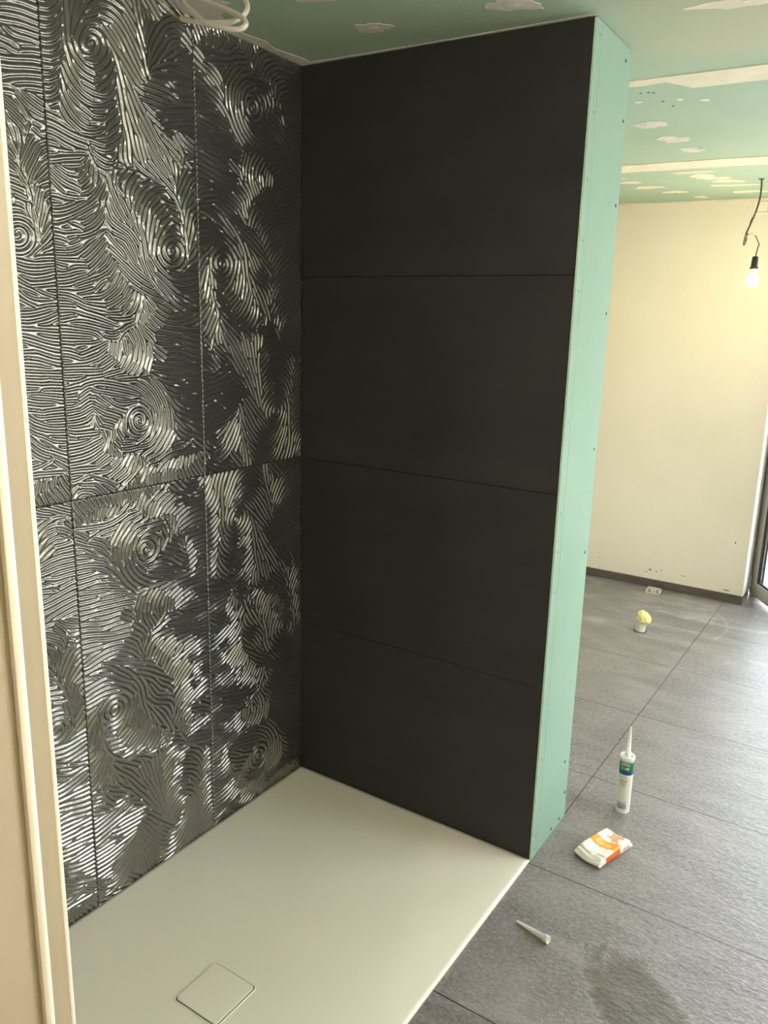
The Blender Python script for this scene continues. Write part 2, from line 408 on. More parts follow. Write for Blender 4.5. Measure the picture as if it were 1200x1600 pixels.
# plaster dust smears in the far part
dm = k.noise(1.7, 6, .7, k.mapping((1, 2.2, 1), loc=(3, 1, 0)), 1.2)
far = k.math('MULTIPLY', k.math('SUBTRACT', Y, .9), .7, True)
c = k.mix(k.math('MULTIPLY', k.ramp(dm, [(.5, (0, 0, 0)), (.72, (.5, .5, .5))]), far), c, lin((186, 178, 166)))
def arc(cx, cy, r, w, x0, x1, y0, y1):
    dx = k.math('SUBTRACT', X, cx); dy = k.math('SUBTRACT', Y, cy)
    rr = k.math('SQRT', k.math('ADD', k.math('MULTIPLY', dx, dx), k.math('MULTIPLY', dy, dy)))
    a = k.math('SUBTRACT', 1, k.math('DIVIDE', k.math('ABSOLUTE', k.math('SUBTRACT', rr, r)), w), True)
    for v, lo, hi in ((X, x0, x1), (Y, y0, y1)):
        a = k.math('MULTIPLY', a, k.math('MULTIPLY', k.math('GREATER_THAN', v, lo), k.math('LESS_THAN', v, hi)))
    return a
sm = k.math('MAXIMUM', arc(.62, 2.46, .42, .012, .7, 1.2, 2.3, 2.99), arc(.2, 3.6, 1.06, .014, .55, .93, 2.4, 2.84))
sm = k.math('MAXIMUM', sm, arc(.95, 3.9, 1.35, .035, .6, 1.25, 2.3, 2.8))
c = k.mix(k.math('MULTIPLY', sm, k.math('MULTIPLY', k.ramp(k.noise(9, 5, .7), [(.4, (0, 0, 0)), (.7, (1, 1, 1))]), .55)), c, lin((205, 200, 190)))
# dried water stain on the near tile
wn = k.noise(11, 8, .72, k.mapping((1, 1, 1), loc=(.4, .2, 0)), .5)
a1 = k.math('SUBTRACT', k.math('ADD', k.math('MULTIPLY', X, .66), k.math('MULTIPLY', Y, .75)), .640)
a2 = k.math('SUBTRACT', k.math('MULTIPLY', X, .75), k.math('MULTIPLY', Y, .66))
e1 = k.math('DIVIDE', k.math('SUBTRACT', a1, .0), .115); e2 = k.math('DIVIDE', k.math('SUBTRACT', a2, 1.26), .22)
ee = k.math('ADD', k.math('MULTIPLY', e1, e1), k.math('MULTIPLY', e2, e2))
ee = k.math('ADD', ee, k.math('MULTIPLY', k.math('SUBTRACT', wn, .5), 2.6))
stn = k.ramp(ee, [(.45, (1, 1, 1)), (.85, (0, 0, 0))])
rim = k.ramp(ee, [(.72, (0, 0, 0)), (.86, (.22, .22, .22)), (.99, (0, 0, 0))])
c = k.mix(k.math('MULTIPLY', stn, k.math('ADD', k.math('MULTIPLY', k.noise(16, 4), .6), .35)), c, lin((76, 69, 52)))
c = k.mix(rim, c, lin((160, 158, 154)))
c = k.mix(je, c, lin((38, 35, 33)))
k.color(c)
rg = k.math('ADD', k.math('MULTIPLY', st, .22), .28)
k.rough(k.math('SUBTRACT', rg, k.math('MULTIPLY', stn, .06)))
hh = k.math('ADD', k.math('MULTIPLY', k.noise(22, 6, .65, k.mapping((1, 1.8, 1), rot=(0, 0, .3))), 1.0), k.math('MULTIPLY', fine, .35))
hh = k.math('SUBTRACT', hh, k.math('MULTIPLY', je, 1.0))
k.bump(hh, .75, .0045)
M_floor = k.m
k = N('skirting_tile'); f = k.noise(9, 6, .6, k.mapping((1, 1, 4)))
k.color(k.ramp(f, [(.3, lin((72, 64, 58))), (.7, lin((96, 87, 79)))])); k.rough(.5); M_skirt = k.m

M_metal = simple('anodised_aluminium', (178, 172, 160), .4, .04, metal=.25)
M_gasket = simple('black_gasket', (34, 34, 36), .6)
M_white_pl = simple('white_plastic', (226, 224, 218), .35)
M_black_pl = simple('black_bakelite', (38, 34, 30), .4)
M_cable = simple('cable_white', (222, 216, 200), .4)
M_wire_y = simple('wire_yellow', (176, 158, 52), .4)
M_wire_k = simple('wire_black', (26, 24, 26), .4)
M_wire_g = simple('wire_grey', (150, 148, 144), .4)
M_dkcable = simple('cable_dark', (74, 66, 52), .5)
M_screw = simple('screw_black', (22, 24, 24), .5, metal=.3)
M_foam = simple('pu_foam', (232, 218, 146), .9, .25, 30, bump=.6, bscale=70)
M_stone = simple('beige_render', (206, 186, 158), .9, .1, 20)
M_reflector = simple('pale_render', (236, 230, 214), .9, .04, 3)
M_terr = simple('terrace_stone', (190, 186, 178), .8, .1, 6)
k = N('glass'); k.color((.95, .98, .97)); k.rough(.02)
k.b.inputs['Transmission Weight'].default_value = 1; k.b.inputs['IOR'].default_value = 1.45; M_glass = k.m
def emis(name, col, s):
    k = N(name); k.color((.9, .9, .9)); k.b.inputs['Emission Color'].default_value = (*col, 1)
    k.b.inputs['Emission Strength'].default_value = s; return k.m
M_bulb = emis('lit_bulb_far', (1, .82, .50), BULB_FAR)
M_added_hall = emis('added_bulb_hall', (1, .89, .74), ADDED_HALL)
M_added_bath = emis('added_bulb_bath', (1, .95, .88), ADDED_BATH)

# ------------------------------------------------------------------ structure
L, T = .93, .286                       # partition length and depth
XR, YF, YN = 2.9, 3.0, -1.8            # right wall, far wall, near wall
def cz(x, y): return 2.3932-.01257*x-.01067*y      # the board ceiling is a little out of level

bm = bmesh.new()
add_box(bm, (-.6, 0, -.08), (XR+.3, YF+.28, -.0005)); add_box(bm, (L-.001, -1.798, -.08), (XR+.3, 0, -.0005)); add_box(bm, (-.6, -4.2, -.08), (XR+.3, -1.798, -.0005))
floor = struct(bm_obj('floor', bm, M_floor))
# ceiling slab
V = []
for z0 in (0, .1):
    for x, y in ((-.4, -4.2), (XR+.3, -4.2), (XR+.3, YF+.3), (-.4, YF+.3)): V.append((x, y, cz(x, y)+z0))
ceil = struct(mesh_obj('ceiling', V, [(0,1,2,3), (7,6,5,4), (0,4,5,1), (1,5,6,2), (2,6,7,3), (3,7,4,0)], M_ceil))

def wall_quad_top(name, x0, y0, x1, y1, mat, top=.0):
    """box whose top follows the ceiling"""
    V = [(x, y, 0) for x, y in ((x0,y0), (x1,y0), (x1,y1), (x0,y1))]+[(x, y, cz(x, y)+top) for x, y in ((x0,y0), (x1,y0), (x1,y1), (x0,y1))]
    return mesh_obj(name, V, [(3,2,1,0), (4,5,6,7), (0,1,5,4), (1,2,6,5), (2,3,7,6), (3,0,4,7)], mat)
# left wall: masonry with the relief tiles
wl = struct(wall_quad_top('wall_left', -.25, YN, -.003, 0, M_grout))
k_ = 0
for c_ in range(4):
    for r_ in range(2):
        t = bpy.data.objects.new('relief_tile', me_t); COL.objects.link(t); t.parent = wl
        if k_ == 0: me_t.materials.append(M_relief)
        k_ += 1
        rotA = (c_ == 0 and r_ == 1) or (c_ == 1 and r_ == 0) or (c_ == 3 and r_ == 1)
        s = 1.024 if r_ == 1 else 1.0
        zc = (-.018+.6) if r_ == 0 else (1.182+.6*s)
        t.location = (0, -(c_+.5)*TW, zc)
        t.rotation_euler = (PI, 0, 0) if rotA else (0, 0, 0)
        t.scale = (1, 1, s)
wlb = struct(wall_quad_top('wall_left_room', -.25, T, 0, YF, M_cream))
# partition: green plasterboard body, dark tiles on the shower side
pm = struct(wall_quad_top('wall_partition', -.25, .011, L, T, M_green, -.002))
wb = struct(mesh_obj('wall_back', [(0,.009,0), (L-.004,.009,0), (L-.004,.012,0), (0,.012,0),
        (0,.009,2.38), (L-.004,.009,2.38), (L-.004,.012,2.38), (0,.012,2.38)],
        [(3,2,1,0), (4,5,6,7), (0,1,5,4), (1,2,6,5), (2,3,7,6), (3,0,4,7)], M_grout))
zs = [.001, .584, 1.177, 1.770, None]
for i in range(4):
    z0 = zs[i]+.0009; bm = bmesh.new()
    if zs[i+1]: add_box(bm, (.002, 0, z0), (L-.003, .0095, zs[i+1]-.0009), .0006)
    else:
        add_box(bm, (.002, 0, z0), (L-.003, .0095, 2.36))
        for v in bm.verts:
            if v.co.z > 2.3: v.co.z = cz(v.co.x, 0)-.003
    bm_obj('wall_tile', bm, M_dark, wb)
# pale cut edge and angle bead of the board at the end of the partition
bd = bmesh.new()
add_box(bd, (L-.0035, .000, .002), (L+.0022, .0415, 2.375), .0008)
bm_obj('corner_bead', bd, M_green, pm)
bd = bmesh.new(); add_box(bd, (L-.002, .0450, .002), (L+.001, T+.001, 2.372), .0006)
bm_obj('end_board', bd, M_green, pm)
M_edge = simple('board_paper_edge', (178, 206, 188), .8)
box_obj('board_edge', (L-.004, -.0012, .002), (L+.002, .0014, 2.377), M_edge, pm)
for y, z in ((.028,2.345), (.24,2.34), (.026,2.168), (.262,2.194), (.02,2.007), (.262,1.974), (.02,1.857), (.02,1.73), (.262,1.677), (.262,1.277),
             (.02,1.381), (.018,1.121), (.018,1.007), (.258,.951), (.02,.884), (.02,.344), (.243,.229), (.268,.102), (.023,.078), (.165,.02), (.233,.02), (.022,.028)):
    o = lathe_obj('screw', [(.0047, 0), (.0047, .0008), (.002, .0012), (.0008, .0004)], M_screw, pm, 12)
    o.rotation_euler = (0, PI/2, 0); o.location = (L+.0012, y, z)

# far wall with the balcony opening
bm = bmesh.new()
def far_piece(x0, x1, z0, z1):
    add_box(bm, (x0, YF, z0), (x1, YF+.25, z1))
far_piece(-.25, 1.02, 0, 2.362); far_piece(1.02, OPX1, OPZ, 2.33); far_piece(OPX1, XR+.2, 0, 2.33)
wf = struct(bm_obj('wall_far', bm, M_cream))
bm = bmesh.new()
WY0, WY1, WZ0, WZ1 = .3, 2.0, .4, 2.2
add_box(bm, (XR, YN, 0), (XR+.2, WY0, 2.36)); add_box(bm, (XR, WY1, 0), (XR+.2, YF, 2.33))
add_box(bm, (XR, WY0, 0), (XR+.2, WY1, WZ0)); add_box(bm, (XR, WY0, WZ1), (XR+.2, WY1, 2.34))
wr = struct(bm_obj('wall_right', bm, M_cream))
w2 = struct(empty('assumed_window', (XR+.1, 0, 0)))  # unseen side window, assumed and sized for its light on the relief tiles
for a, b in (((0, WY0, WZ0), (.06, WY0+.06, WZ1)), ((0, WY1-.06, WZ0), (.06, WY1, WZ1)), ((0, WY0+.0605, WZ0), (.06, WY1-.0605, WZ0+.06)), ((0, WY0+.0605, WZ1-.06), (.06, WY1-.0605, WZ1)), ((0, 1.12, WZ0+.0605), (.06, 1.18, WZ1-.0605))):
    bm = bmesh.new(); add_box(bm, a, b, .003); bm_obj('window_frame', bm, M_metal, w2)
struct(box_obj('wall_added_reflector', (XR+3.2, -3, -.03), (XR+3.4, 7, 2.7), M_reflector))  # unseen pale wall, added for the relief tiles to mirror
struct(box_obj('floor_terrace', (XR+.31, -3, -.12), (XR+3.2, YF+.2, -.03), M_terr))
# near wall with the doorway the photograph is taken through
DX0, DX1, DZ = 1.17, 2.10, 2.12
bm = bmesh.new()
add_box(bm, (-.25, YN-.10, 0), (DX0-.06, YN, 2.40)); add_box(bm, (DX1+.06, YN-.10, 0), (XR+.2, YN, 2.38))
add_box(bm, (DX0-.06, YN-.10, DZ+.06), (DX1+.06, YN, 2.38))
wn_ = struct(bm_obj('wall_near', bm, M_cream))
# hallway behind
struct(box_obj('wall_hall_left', (.1, -4.2, 0), (.25, YN-.1, 2.41), M_cream))
struct(box_obj('wall_hall_right', (2.9, -4.2, 0), (3.05, YN-.1, 2.40), M_cream))
struct(box_obj('wall_hall_end', (.1, -4.3, 0), (3.05, -4.2, 2.42), M_cream))

# door frame (profile swept up the jamb)
def jamb(name, sgn, x_edge, mat, parent):
    yb = YN+.004; yf = -1.75
    y0 = YN-.14                           # hall-side face
    d = YN-.112
    pr = [(0, -1.7965), (0, -1.9345), (-.004, -1.939), (-.15, -1.940), (-.154, -1.934), (-.154, YN-.102), (-.062, YN-.102), (-.062, -1.7965)]
    # shallow rebate beside the bead
    pr[1:1] = [(0, -1.8205), (-.004, -1.8215), (-.004, -1.8265), (0, -1.8285)]
    V = [(x_edge+sgn*x, y, 0) for x, y in pr]+[(x_edge+sgn*x, y, DZ+.05) for x, y in pr]; n = len(pr)
    F = [(i, (i+1) % n, n+(i+1) % n, n+i) for i in range(n)]+[tuple(range(n))[::-1], tuple(range(n, 2*n))]
    o = mesh_obj(name, V, F, mat, parent)
    bm = bmesh.new(); bm.from_mesh(o.data); bmesh.ops.recalc_face_normals(bm, faces=bm.faces); bm.to_mesh(o.data); bm.free()
    return o
df = struct(empty('door_1', (0, 0, 0)))
E_X = 1.242
M_jamb = simple('jamb_paint', (188, 176, 152), .45, .02)
M_bead_lit = simple('bead_lit_white', (250, 246, 232), .35, .01)  # whiter than the jamb: light caught by the beads, put into the colour
jamb('door_jamb', 1, E_X, M_jamb, df); jamb('door_jamb', -1, DX1, M_jamb, df)
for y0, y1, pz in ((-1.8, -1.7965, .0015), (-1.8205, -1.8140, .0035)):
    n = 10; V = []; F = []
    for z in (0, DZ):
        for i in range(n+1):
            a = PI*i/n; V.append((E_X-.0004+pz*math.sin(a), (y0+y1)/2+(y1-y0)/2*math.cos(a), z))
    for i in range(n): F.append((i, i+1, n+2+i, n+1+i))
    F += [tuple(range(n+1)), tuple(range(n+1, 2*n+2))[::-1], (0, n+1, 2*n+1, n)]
    o = mesh_obj('jamb_bead_lit', V, F, M_bead_lit, df, True)
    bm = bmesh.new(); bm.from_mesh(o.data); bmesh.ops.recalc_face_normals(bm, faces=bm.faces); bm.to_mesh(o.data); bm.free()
box_obj('door_head', (E_X-.06, YN-.138, DZ), (DX1+.15, YN+.004, DZ+.055), M_white, df, .004)

# joint tapes on the ceiling, filler patches
def ceil_poly(name, pts, mat, th=.0012):
    n = len(pts); V = [(x, y, cz(x, y)-th) for x, y in pts]+[(x, y, cz(x, y)+.002) for x, y in pts]
    F = [tuple(range(n)), tuple(range(n, 2*n))[::-1]]+[(i, (i+1) % n, n+(i+1) % n, n+i) for i in range(n)]
    o = mesh_obj(name, V, F, mat, ceil)
    bm = bmesh.new(); bm.from_mesh(o.data); bmesh.ops.recalc_face_normals(bm, faces=bm.faces); bm.to_mesh(o.data); bm.free()
    return o
def strip(x0, x1, ya, yb, jit=.004):
    n = 40; up = []; dn = []
    for i in range(n+1):
        x = x0+(x1-x0)*i/n
        up.append((x, yb+random.uniform(-jit, jit))); dn.append((x, ya+random.uniform(-jit, jit)))
    return dn+up[::-1]
ceil_poly('joint_tape', [(.93, .555), (2.88, .56), (2.88, .70), (1.0, .70), (.935, .60)], M_joint, .003)
ceil_poly('joint_tape', strip(-.0, .93, .56, .62), M_joint, .0015)
ceil_poly('joint_tape', strip(0, 2.88, 1.82, 1.99), M_joint, .003)
ceil_poly('joint_tape', strip(0, 2.88, 2.965, 2.999, .003), M_joint, .004)
ceil_poly('joint_tape', [(0,-.0), (.93,-.0), (.93,-.012), (.4,-.009), (0,-.02)], M_fill, .0012)
def blob(cx, cy, rx, ry, rot=0, j=.34, n=26, mat=None, dot=True):
    ph = [random.uniform(0, 6.28) for _ in range(4)]
    P = []
    for i in range(n):
        a = 2*PI*i/n; r = 1+j*(.5*math.sin(2*a+ph[0])+.35*math.sin(3*a+ph[1])+.3*math.sin(5*a+ph[2])+.25*math.sin(9*a+ph[3]))
        x, y = rx*r*math.cos(a), ry*r*math.sin(a)
        P.append((cx+x*math.cos(rot)-y*math.sin(rot), cy+x*math.sin(rot)+y*math.cos(rot)))
    o = ceil_poly('filler_patch', P, mat or M_fill)
    if dot:
        Q = [(cx+.01+.009*math.cos(2*PI*i/14), cy+.007*math.sin(2*PI*i/14)) for i in range(14)]
        ceil_poly('screw_filler', Q, M_white_f, .002)
blob(.381, -.408, .062, .035, .4); blob(.382, -.172, .046, .034, .6); blob(.774, -.148, .062, .036, .6)
blob(1.25, .07, .10, .03, .1, mat=M_joint)
blob(.80, .80, .012, .01, dot=False, mat=M_white_f); blob(1.0, .86, .014, .012, dot=False, mat=M_white_f)
blob(.93, .82, .012, .01, dot=False, mat=M_white_f); blob(.80, .30, .016, .012, dot=False, mat=M_white_f)
blob(.72, 1.10, .03, .022, dot=False); blob(.76, 1.12, .055, .05); blob(.77, 1.38, .06, .055); blob(.79, 1.60, .05, .045)
for cx, cy, rx, ry in ((.30,2.14,.04,.02), (.33,2.27,.07,.028), (.38,2.44,.09,.035), (.47,2.62,.06,.04), (.56,2.83,.035,.04),
                       (.68,2.09,.10,.022), (.70,2.19,.065,.04), (.74,2.27,.075,.04), (.79,2.37,.07,.045), (.78,2.50,.10,.025), (.84,2.72,.09,.04)):
    blob(cx, cy, rx, ry, .1, dot=False, mat=M_joint)
# large skimmed corner above the relief wall
P = [(0, -.008), (.055, -.03), (.045, -.09), (.03, -.16), (.05, -.22), (.035, -.30), (.05, -.37), (.075, -.42), (.11, -.44), (.10, -.46), (.16, -.47),
     (.145, -.49), (.22, -.50), (.21, -.52), (.30, -.535), (.45, -.60), (.55, -.75), (.55, -1.2), (0, -1.2)]
ceil_poly('filler_patch', P, M_fill, .0014)
M_black = simple('black_mark', (30, 30, 30), .8)
for x, y in ((.83, .70), (.855, .70), (.868, .71), (.87, .82), (.885, .89)): ceil_poly('scratch_mark', [(x, y), (x+.009, y+.001), (x+.008, y+.007), (x+.001, y+.005)], M_black, .001)

# skirting
struct(box_obj('baseboard_far', (.0, YF-.011, 0), (1.022, YF, .052), M_skirt, None, .0012))
struct(box_obj('baseboard_reveal', (1.0225, YF-.011, 0), (1.031, YF+.19, .05), M_skirt, None, .0012))
# white corner bead and reveal lining with dark joint line
M_bw = simple('bright_white_trim', (248, 248, 244), .4, .01)
cr = struct(box_obj('trim_1', (1.0202, YF-.0015, .052), (1.028, YF+.09, OPZ), M_bw, None, .001))
box_obj('gasket', (1.0215, YF+.0905, .052), (1.027, YF+.096, OPZ), M_gasket, cr)
box_obj('lining', (1.0202, YF+.0965, .052), (1.030, YF+.15, OPZ), M_white_pl, cr)
box_obj('guide_rail', (1.0202, YF+.1505, .052), (1.034, YF+.19, OPZ), M_metal, cr)

# balcony door leaf, opened inwards
dl = struct(empty('door_2', (1.032, 3.185, .03), (0, 0, math.radians(-57.5))))
W_, H_ = .80, 2.10
def leaf_bar(name, a, b, mat=M_metal): return box_obj(name, a, b, mat, dl, .003)
leaf_bar('door_stile', (0, 0, 0), (.075, .055, H_)); leaf_bar('door_stile', (W_-.075, 0, 0), (W_, .055, H_))
leaf_bar('door_rail', (.0755, 0, 0), (W_-.0755, .055, .085)); leaf_bar('door_rail', (.0755, 0, H_-.085), (W_-.0755, .055, H_))
g = bmesh.new()
for a, b in (((.0755, .010, .0855), (.088, .045, H_-.086)), ((W_-.088, .010, .0855), (W_-.0755, .045, H_-.086)), ((.0885, .010, .0855), (W_-.0885, .045, .096))):
    add_box(g, a, b)
bm_obj('glazing_bead', g, M_gasket, dl)
box_obj('glass_pane', (.0885, .024, .0965), (W_-.0885, .030, H_-.09), M_glass, dl)
box_obj('hinge', (-.009, -.008, .035), (.012, .010, .105), M_white_pl, dl, .002)
# fixed frame, threshold and outside
fr = struct(empty('window_1', (0, 0, 0)))
box_obj('window_frame', (1.036, YF+.192, .0), (1.075, YF+.248, OPZ), M_metal, fr, .002)
box_obj('window_frame', (OPX1-.06, YF+.17, .0), (OPX1, YF+.24, OPZ), M_metal, fr, .002)
box_obj('threshold', (1.0755, YF+.192, .0), (OPX1-.0605, YF+.248, .022), M_metal, fr, .002)
box_obj('window_frame', (1.0755, YF+.17, OPZ-.06), (OPX1-.0605, YF+.24, OPZ-.001), M_metal, fr, .002)
struct(box_obj('floor_balcony', (.2, YF+.282, -.12), (XR+3.2, YF+2.2, -.03), M_terr))
struct(box_obj('wall_balcony', (.70, YF+.26, -.03), (.96, YF+1.1, 2.5), M_stone))

# marks on the far wall
for x, z, w, h in ((.438,.095,.02,.005), (.46,.112,.022,.012), (.50,.108,.012,.01), (.529,.122,.008,.012), (.666,.11,.034,.005), (.946,.379,.009,.012), (.93,.07,.05,.008),
                   (.325,.182,.004,.004), (.33,.165,.005,.004), (.12,.13,.01,.006)):
    n = 9; P = []
    for i in range(n):
        a = 2*PI*i/n; r = random.uniform(.6, 1.1); P.append((x+w/2*r*math.cos(a), YF-.0006, z+h/2*r*math.sin(a)))
    V = P+[(a, YF+.001, c_) for a, b, c_ in P]
    mesh_obj('scuff_mark', V, [tuple(range(n))[::-1]]+[(i, (i+1) % n, n+(i+1) % n, n+i) for i in range(n)], M_grout if w < .012 else M_skirt, wf)

# ------------------------------------------------------------------ shower tray
TL = 1.796
n_ = 60; m_ = 120; V = []; F = []
DCX, DCY = .481, -.922; HD = .071
def tray_z(x, y):
    # envelope fall: each field drops evenly from its own rim to the outlet
    fx = (x/(DCX-HD)) if x < DCX else ((L-x)/(L-DCX-HD)); fy = (-y/(-DCY-HD)) if y > DCY else ((y+TL)/(TL+DCY-HD))
    rim = .012
    f_ = min(fx, fy); f_ = max(0, min(1, (f_-.03)/.97))
    return .0035-.014*f_
xs = [L*i/n_ for i in range(n_+1)]; ys = [-TL*j/m_ for j in range(m_+1)]
hole = set()
for j, y in enumerate(ys):
    for i, x in enumerate(xs):
        V.append((min(max(x, .004), L-.0015), min(y, -.0015), tray_z(x, y)))
for j in range(m_):
    for i in range(n_):
        a = j*(n_+1)+i; F.append((a, a+n_+1, a+n_+2, a+1))
bnd = [i for i in range(n_+1)]+[j*(n_+1)+n_ for j in range(1, m_+1)]+[m_*(n_+1)+i for i in range(n_-1, -1, -1)]+[j*(n_+1) for j in range(m_-1, 0, -1)]
b0 = len(V)
for b in bnd: V.append((V[b][0], V[b][1], -.07))
nb_ = len(bnd)
for i in range(nb_): F.append((bnd[i], bnd[(i+1) % nb_], b0+(i+1) % nb_, b0+i))
tray = mesh_obj('shower_tray', V, F, M_tray, None, True)
tray.data.polygons.foreach_set('use_smooth', [i < n_*m_ for i in range(len(F))])
tag(tray, 'large matt white shower tray set flush in the floor between the dark tiled walls', 'shower tray')
zc_ = tray_z(DCX, DCY)
def rrect(h, r, z, n=6):
    P = []
    for cx, cy, a0 in ((h-r, h-r, 0), (-h+r, h-r, 90), (-h+r, -h+r, 180), (h-r, -h+r, 270)):
        for i in range(n+1):
            a = math.radians(a0+90*i/n); P.append((DCX+cx+r*math.cos(a), DCY+cy+r*math.sin(a), z))
    return P
def ring_obj(name, rings, mat, cap=True, parent=None):
    V = []; F = []; n = len(rings[0])
    for r in rings: V += r
    for j in range(len(rings)-1):
        for i in range(n): F.append((j*n+i, j*n+(i+1) % n, (j+1)*n+(i+1) % n, (j+1)*n+i))
    if cap: F.append(tuple(range((len(rings)-1)*n, len(rings)*n)))
    return mesh_obj(name, V, F, mat, parent)
ring_obj('drain_rim', [rrect(.0755, .014, zc_-.001), rrect(.0745, .013, zc_+.0018), rrect(.0722, .012, zc_+.0022), rrect(.0712, .011, zc_+.0004)], M_tray, False, tray)
ring_obj('drain_gap', [rrect(.0722, .012, zc_+.0001), rrect(.069, .010, zc_+.0003)], simple('drain_shadow_gap', (70, 66, 58), .6), True, tray)
ring_obj('drain_cover', [rrect(.0688, .010, zc_+.0002), rrect(.0688, .010, zc_+.0030), rrect(.0678, .0095, zc_+.0038)], M_tray, True, tray)

# ------------------------------------------------------------------ sealant cartridge
CX, CY = 1.083, .442
ct = empty('sealant_cartridge', (CX, CY, 0), (0, 0, math.radians(-62)))
tag(ct, 'white sealant cartridge with green and blue label standing upright on the floor', 'cartridge')
R_ = .0238
lathe_obj('body', [(.0, .012), (.020, .012), (.0205, 0), (R_, 0), (R_+.0003, .004), (R_, .008), (R_, .200), (R_+.0012, .201), (R_+.0014, .2105), (R_+.0004, .212), (.0205, .212), (.019, .2065),
                   (.010, .206), (.0095, .216), (.0085, .216), (.0, .216)], M_white_pl, ct, 48)
def sleeve(name, z0, z1, a0, a1, mat, r=R_+.0004, n=40):
    V = []; F = []
    for rr in (r, r-.0003):
        for z in (z0, z1):
            for i in range(n+1):
                a = math.radians(a0+(a1-a0)*i/n); V.append((rr*math.cos(a), rr*math.sin(a), z))
    m1 = n+1
    for i in range(n): F.append((i, i+1, m1+i+1, m1+i)); F.append((2*m1+i+1, 2*m1+i, 3*m1+i, 3*m1+i+1))
    return mesh_obj(name, V, F, mat, ct, True)
M_lgreen = simple('label_green', (12, 112, 74), .4); M_lblue = simple('label_blue', (22, 70, 140), .4)
M_lred = simple('label_red', (168, 58, 52), .4); M_lgrey = simple('label_grey', (150, 156, 150), .5); M_ltext = simple('label_text_grey', (96, 100, 100), .5)
sleeve('label_paper', .012, .147, -175, 30, simple('label_paper_grey_white', (214, 214, 202), .4, .02), R_+.0003)
sleeve('label_green_band', .158, .193, 0, 360, M_lgreen)
sleeve('label_blue_band', .147, .158, 0, 360, M_lblue)
sleeve('label_grey_line', .1955, .1985, 0, 360, M_lgrey)
# the printed side faces local -Y (towards the viewer)
def cyl(rr, z0):
    def w(x, y):
        a = -PI/2+x/rr; return Vector((rr*math.cos(a), rr*math.sin(a), z0+y))
    return w
A0 = math.radians(0)
def cyl_s(rr, z0, off=0.0):
    def w(x, y):
        a = -PI/2+(x+off)/rr; return Vector((rr*math.cos(a), rr*math.sin(a), z0+y))
    return w
ct.rotation_euler = (0, 0, math.radians(14))
RT = R_+.0009
text_mesh('lettering', 'OTTO', .0125, M_white_pl, ct, cyl_s(RT, .184, -.004), xs=.95)
text_mesh('lettering', 'S 100', .0125, M_white_pl, ct, cyl_s(RT, .1705, -.003), xs=.95)
sleeve('red_line', .1235, .1262, -90-48, -90+22, M_lred, R_+.0006)
for i in range(5): sleeve('text_line', .119-.0042*i, .1203-.0042*i, -90-42, -90+(14 if i % 2 else 5), M_ltext, R_+.0006)
for i, a in enumerate((-40, -18, 4)):
    for q in range(3): sleeve('pictogram', .1335+.0035*q, .1355+.0035*q, -90+a-8, -90+a+8-3*q, M_lgrey, R_+.0006, 8)
for i in range(2): sleeve('text_line', .0405-.004*i, .0418-.004*i, -90-50, -90+(30 if i == 0 else 20), M_ltext, R_+.0006)
sleeve('blue_label', .0185, .033, -90-46, -90+26, M_lblue, R_+.0006)
text_mesh('lettering', 'OTTO', .0125, M_white_pl, ct, cyl_s(RT+.0002, .0256, -.0042), xs=.8)
lathe_obj('nozzle', [(.0085, .214), (.0105, .216), (.0105, .222), (.0088, .224), (.0030, .318), (.0018, .3185), (.0014, .316)], M_white_pl, ct, 28)

# ------------------------------------------------------------------ loose nozzle on the floor
nz = empty('sealant_nozzle', (1.006, -.27, .0036), (0, 0, math.atan2(-.025, .104)))
tag(nz, 'loose white conical nozzle lying on the floor near the tray edge', 'nozzle')
M_trans = simple('nozzle_plastic', (232, 230, 222), .35)
o = lathe_obj('cone', [(.0012, 0), (.0030, .0), (.0088, .092), (.0105, .094), (.0108, .107), (.0092, .107), (.0088, .100), (.0, .099)], M_trans, nz, 28)
o.rotation_euler = (0, PI/2+math.atan2(.0078, .1)*-1, 0)

# ------------------------------------------------------------------ pack of wipes
ang = math.atan2(-.026, .085)
pk = empty('wipes_packet', (1.034, .115, 0), (0, 0, ang))
tag(pk, 'orange and white packet of wipes lying on the floor beside the partition', 'packet')
PW, PL, PH = .092, .170, .031
M_pw = simple('packet_white', (232, 226, 214), .35, .03); M_po = simple('packet_orange', (240, 150, 40), .35, .05)
M_po2 = simple('packet_dark_orange', (214, 96, 22), .35, .05); M_pg = simple('packet_grey_line', (150, 146, 124), .4)
def top_z(u, v):
    s = math.sin(PI*min(max(u, 0), 1)); dip = .006*math.exp(-((u-.45)/.3)**2)
    e = min(v, 1-v)
    rd = 1-math.exp(-e/.035)
    crease = .0018*math.sin(v*60+3*u)*max(0, .28-v)/.28
    return PH*(.55+.45*rd)-dip*rd+.002*math.sin(5*u+4*v)*rd+crease
nu, nv = 40, 64; V = []; F = []; FM = []
def top_pt(u, v, lift=0):
    bulge = .003*math.sin(PI*v)
    x = PW*u; yy = PL*v
    edge = min(u, 1-u)
    z = top_z(u, v)
    rr = .006
    if edge*PW < rr: z -= rr-math.sqrt(max(0, rr*rr-(rr-edge*PW)**2))
    near = -.004*math.sin(PI*u)*(1-v)            # near end bows out a little
    return Vector((x, yy+near, z+lift))
for j in range(nv+1):
    for i in range(nu+1): V.append(top_pt(i/nu, j/nv))
def band(u, v):
    wv = .018*math.sin(4.6*u+.4)
    if .085 < v+wv*.7 < .17 and (int((v+wv*.7)*100) % 3 == 0): return 3
    if .40 < v+wv < .635: return 1
    return 0
for j in range(nv):
    for i in range(nu):
        a = j*(nu+1)+i; F.append((a, a+1, a+nu+2, a+nu+1)); FM.append(band((i+.5)/nu, (j+.5)/nv))
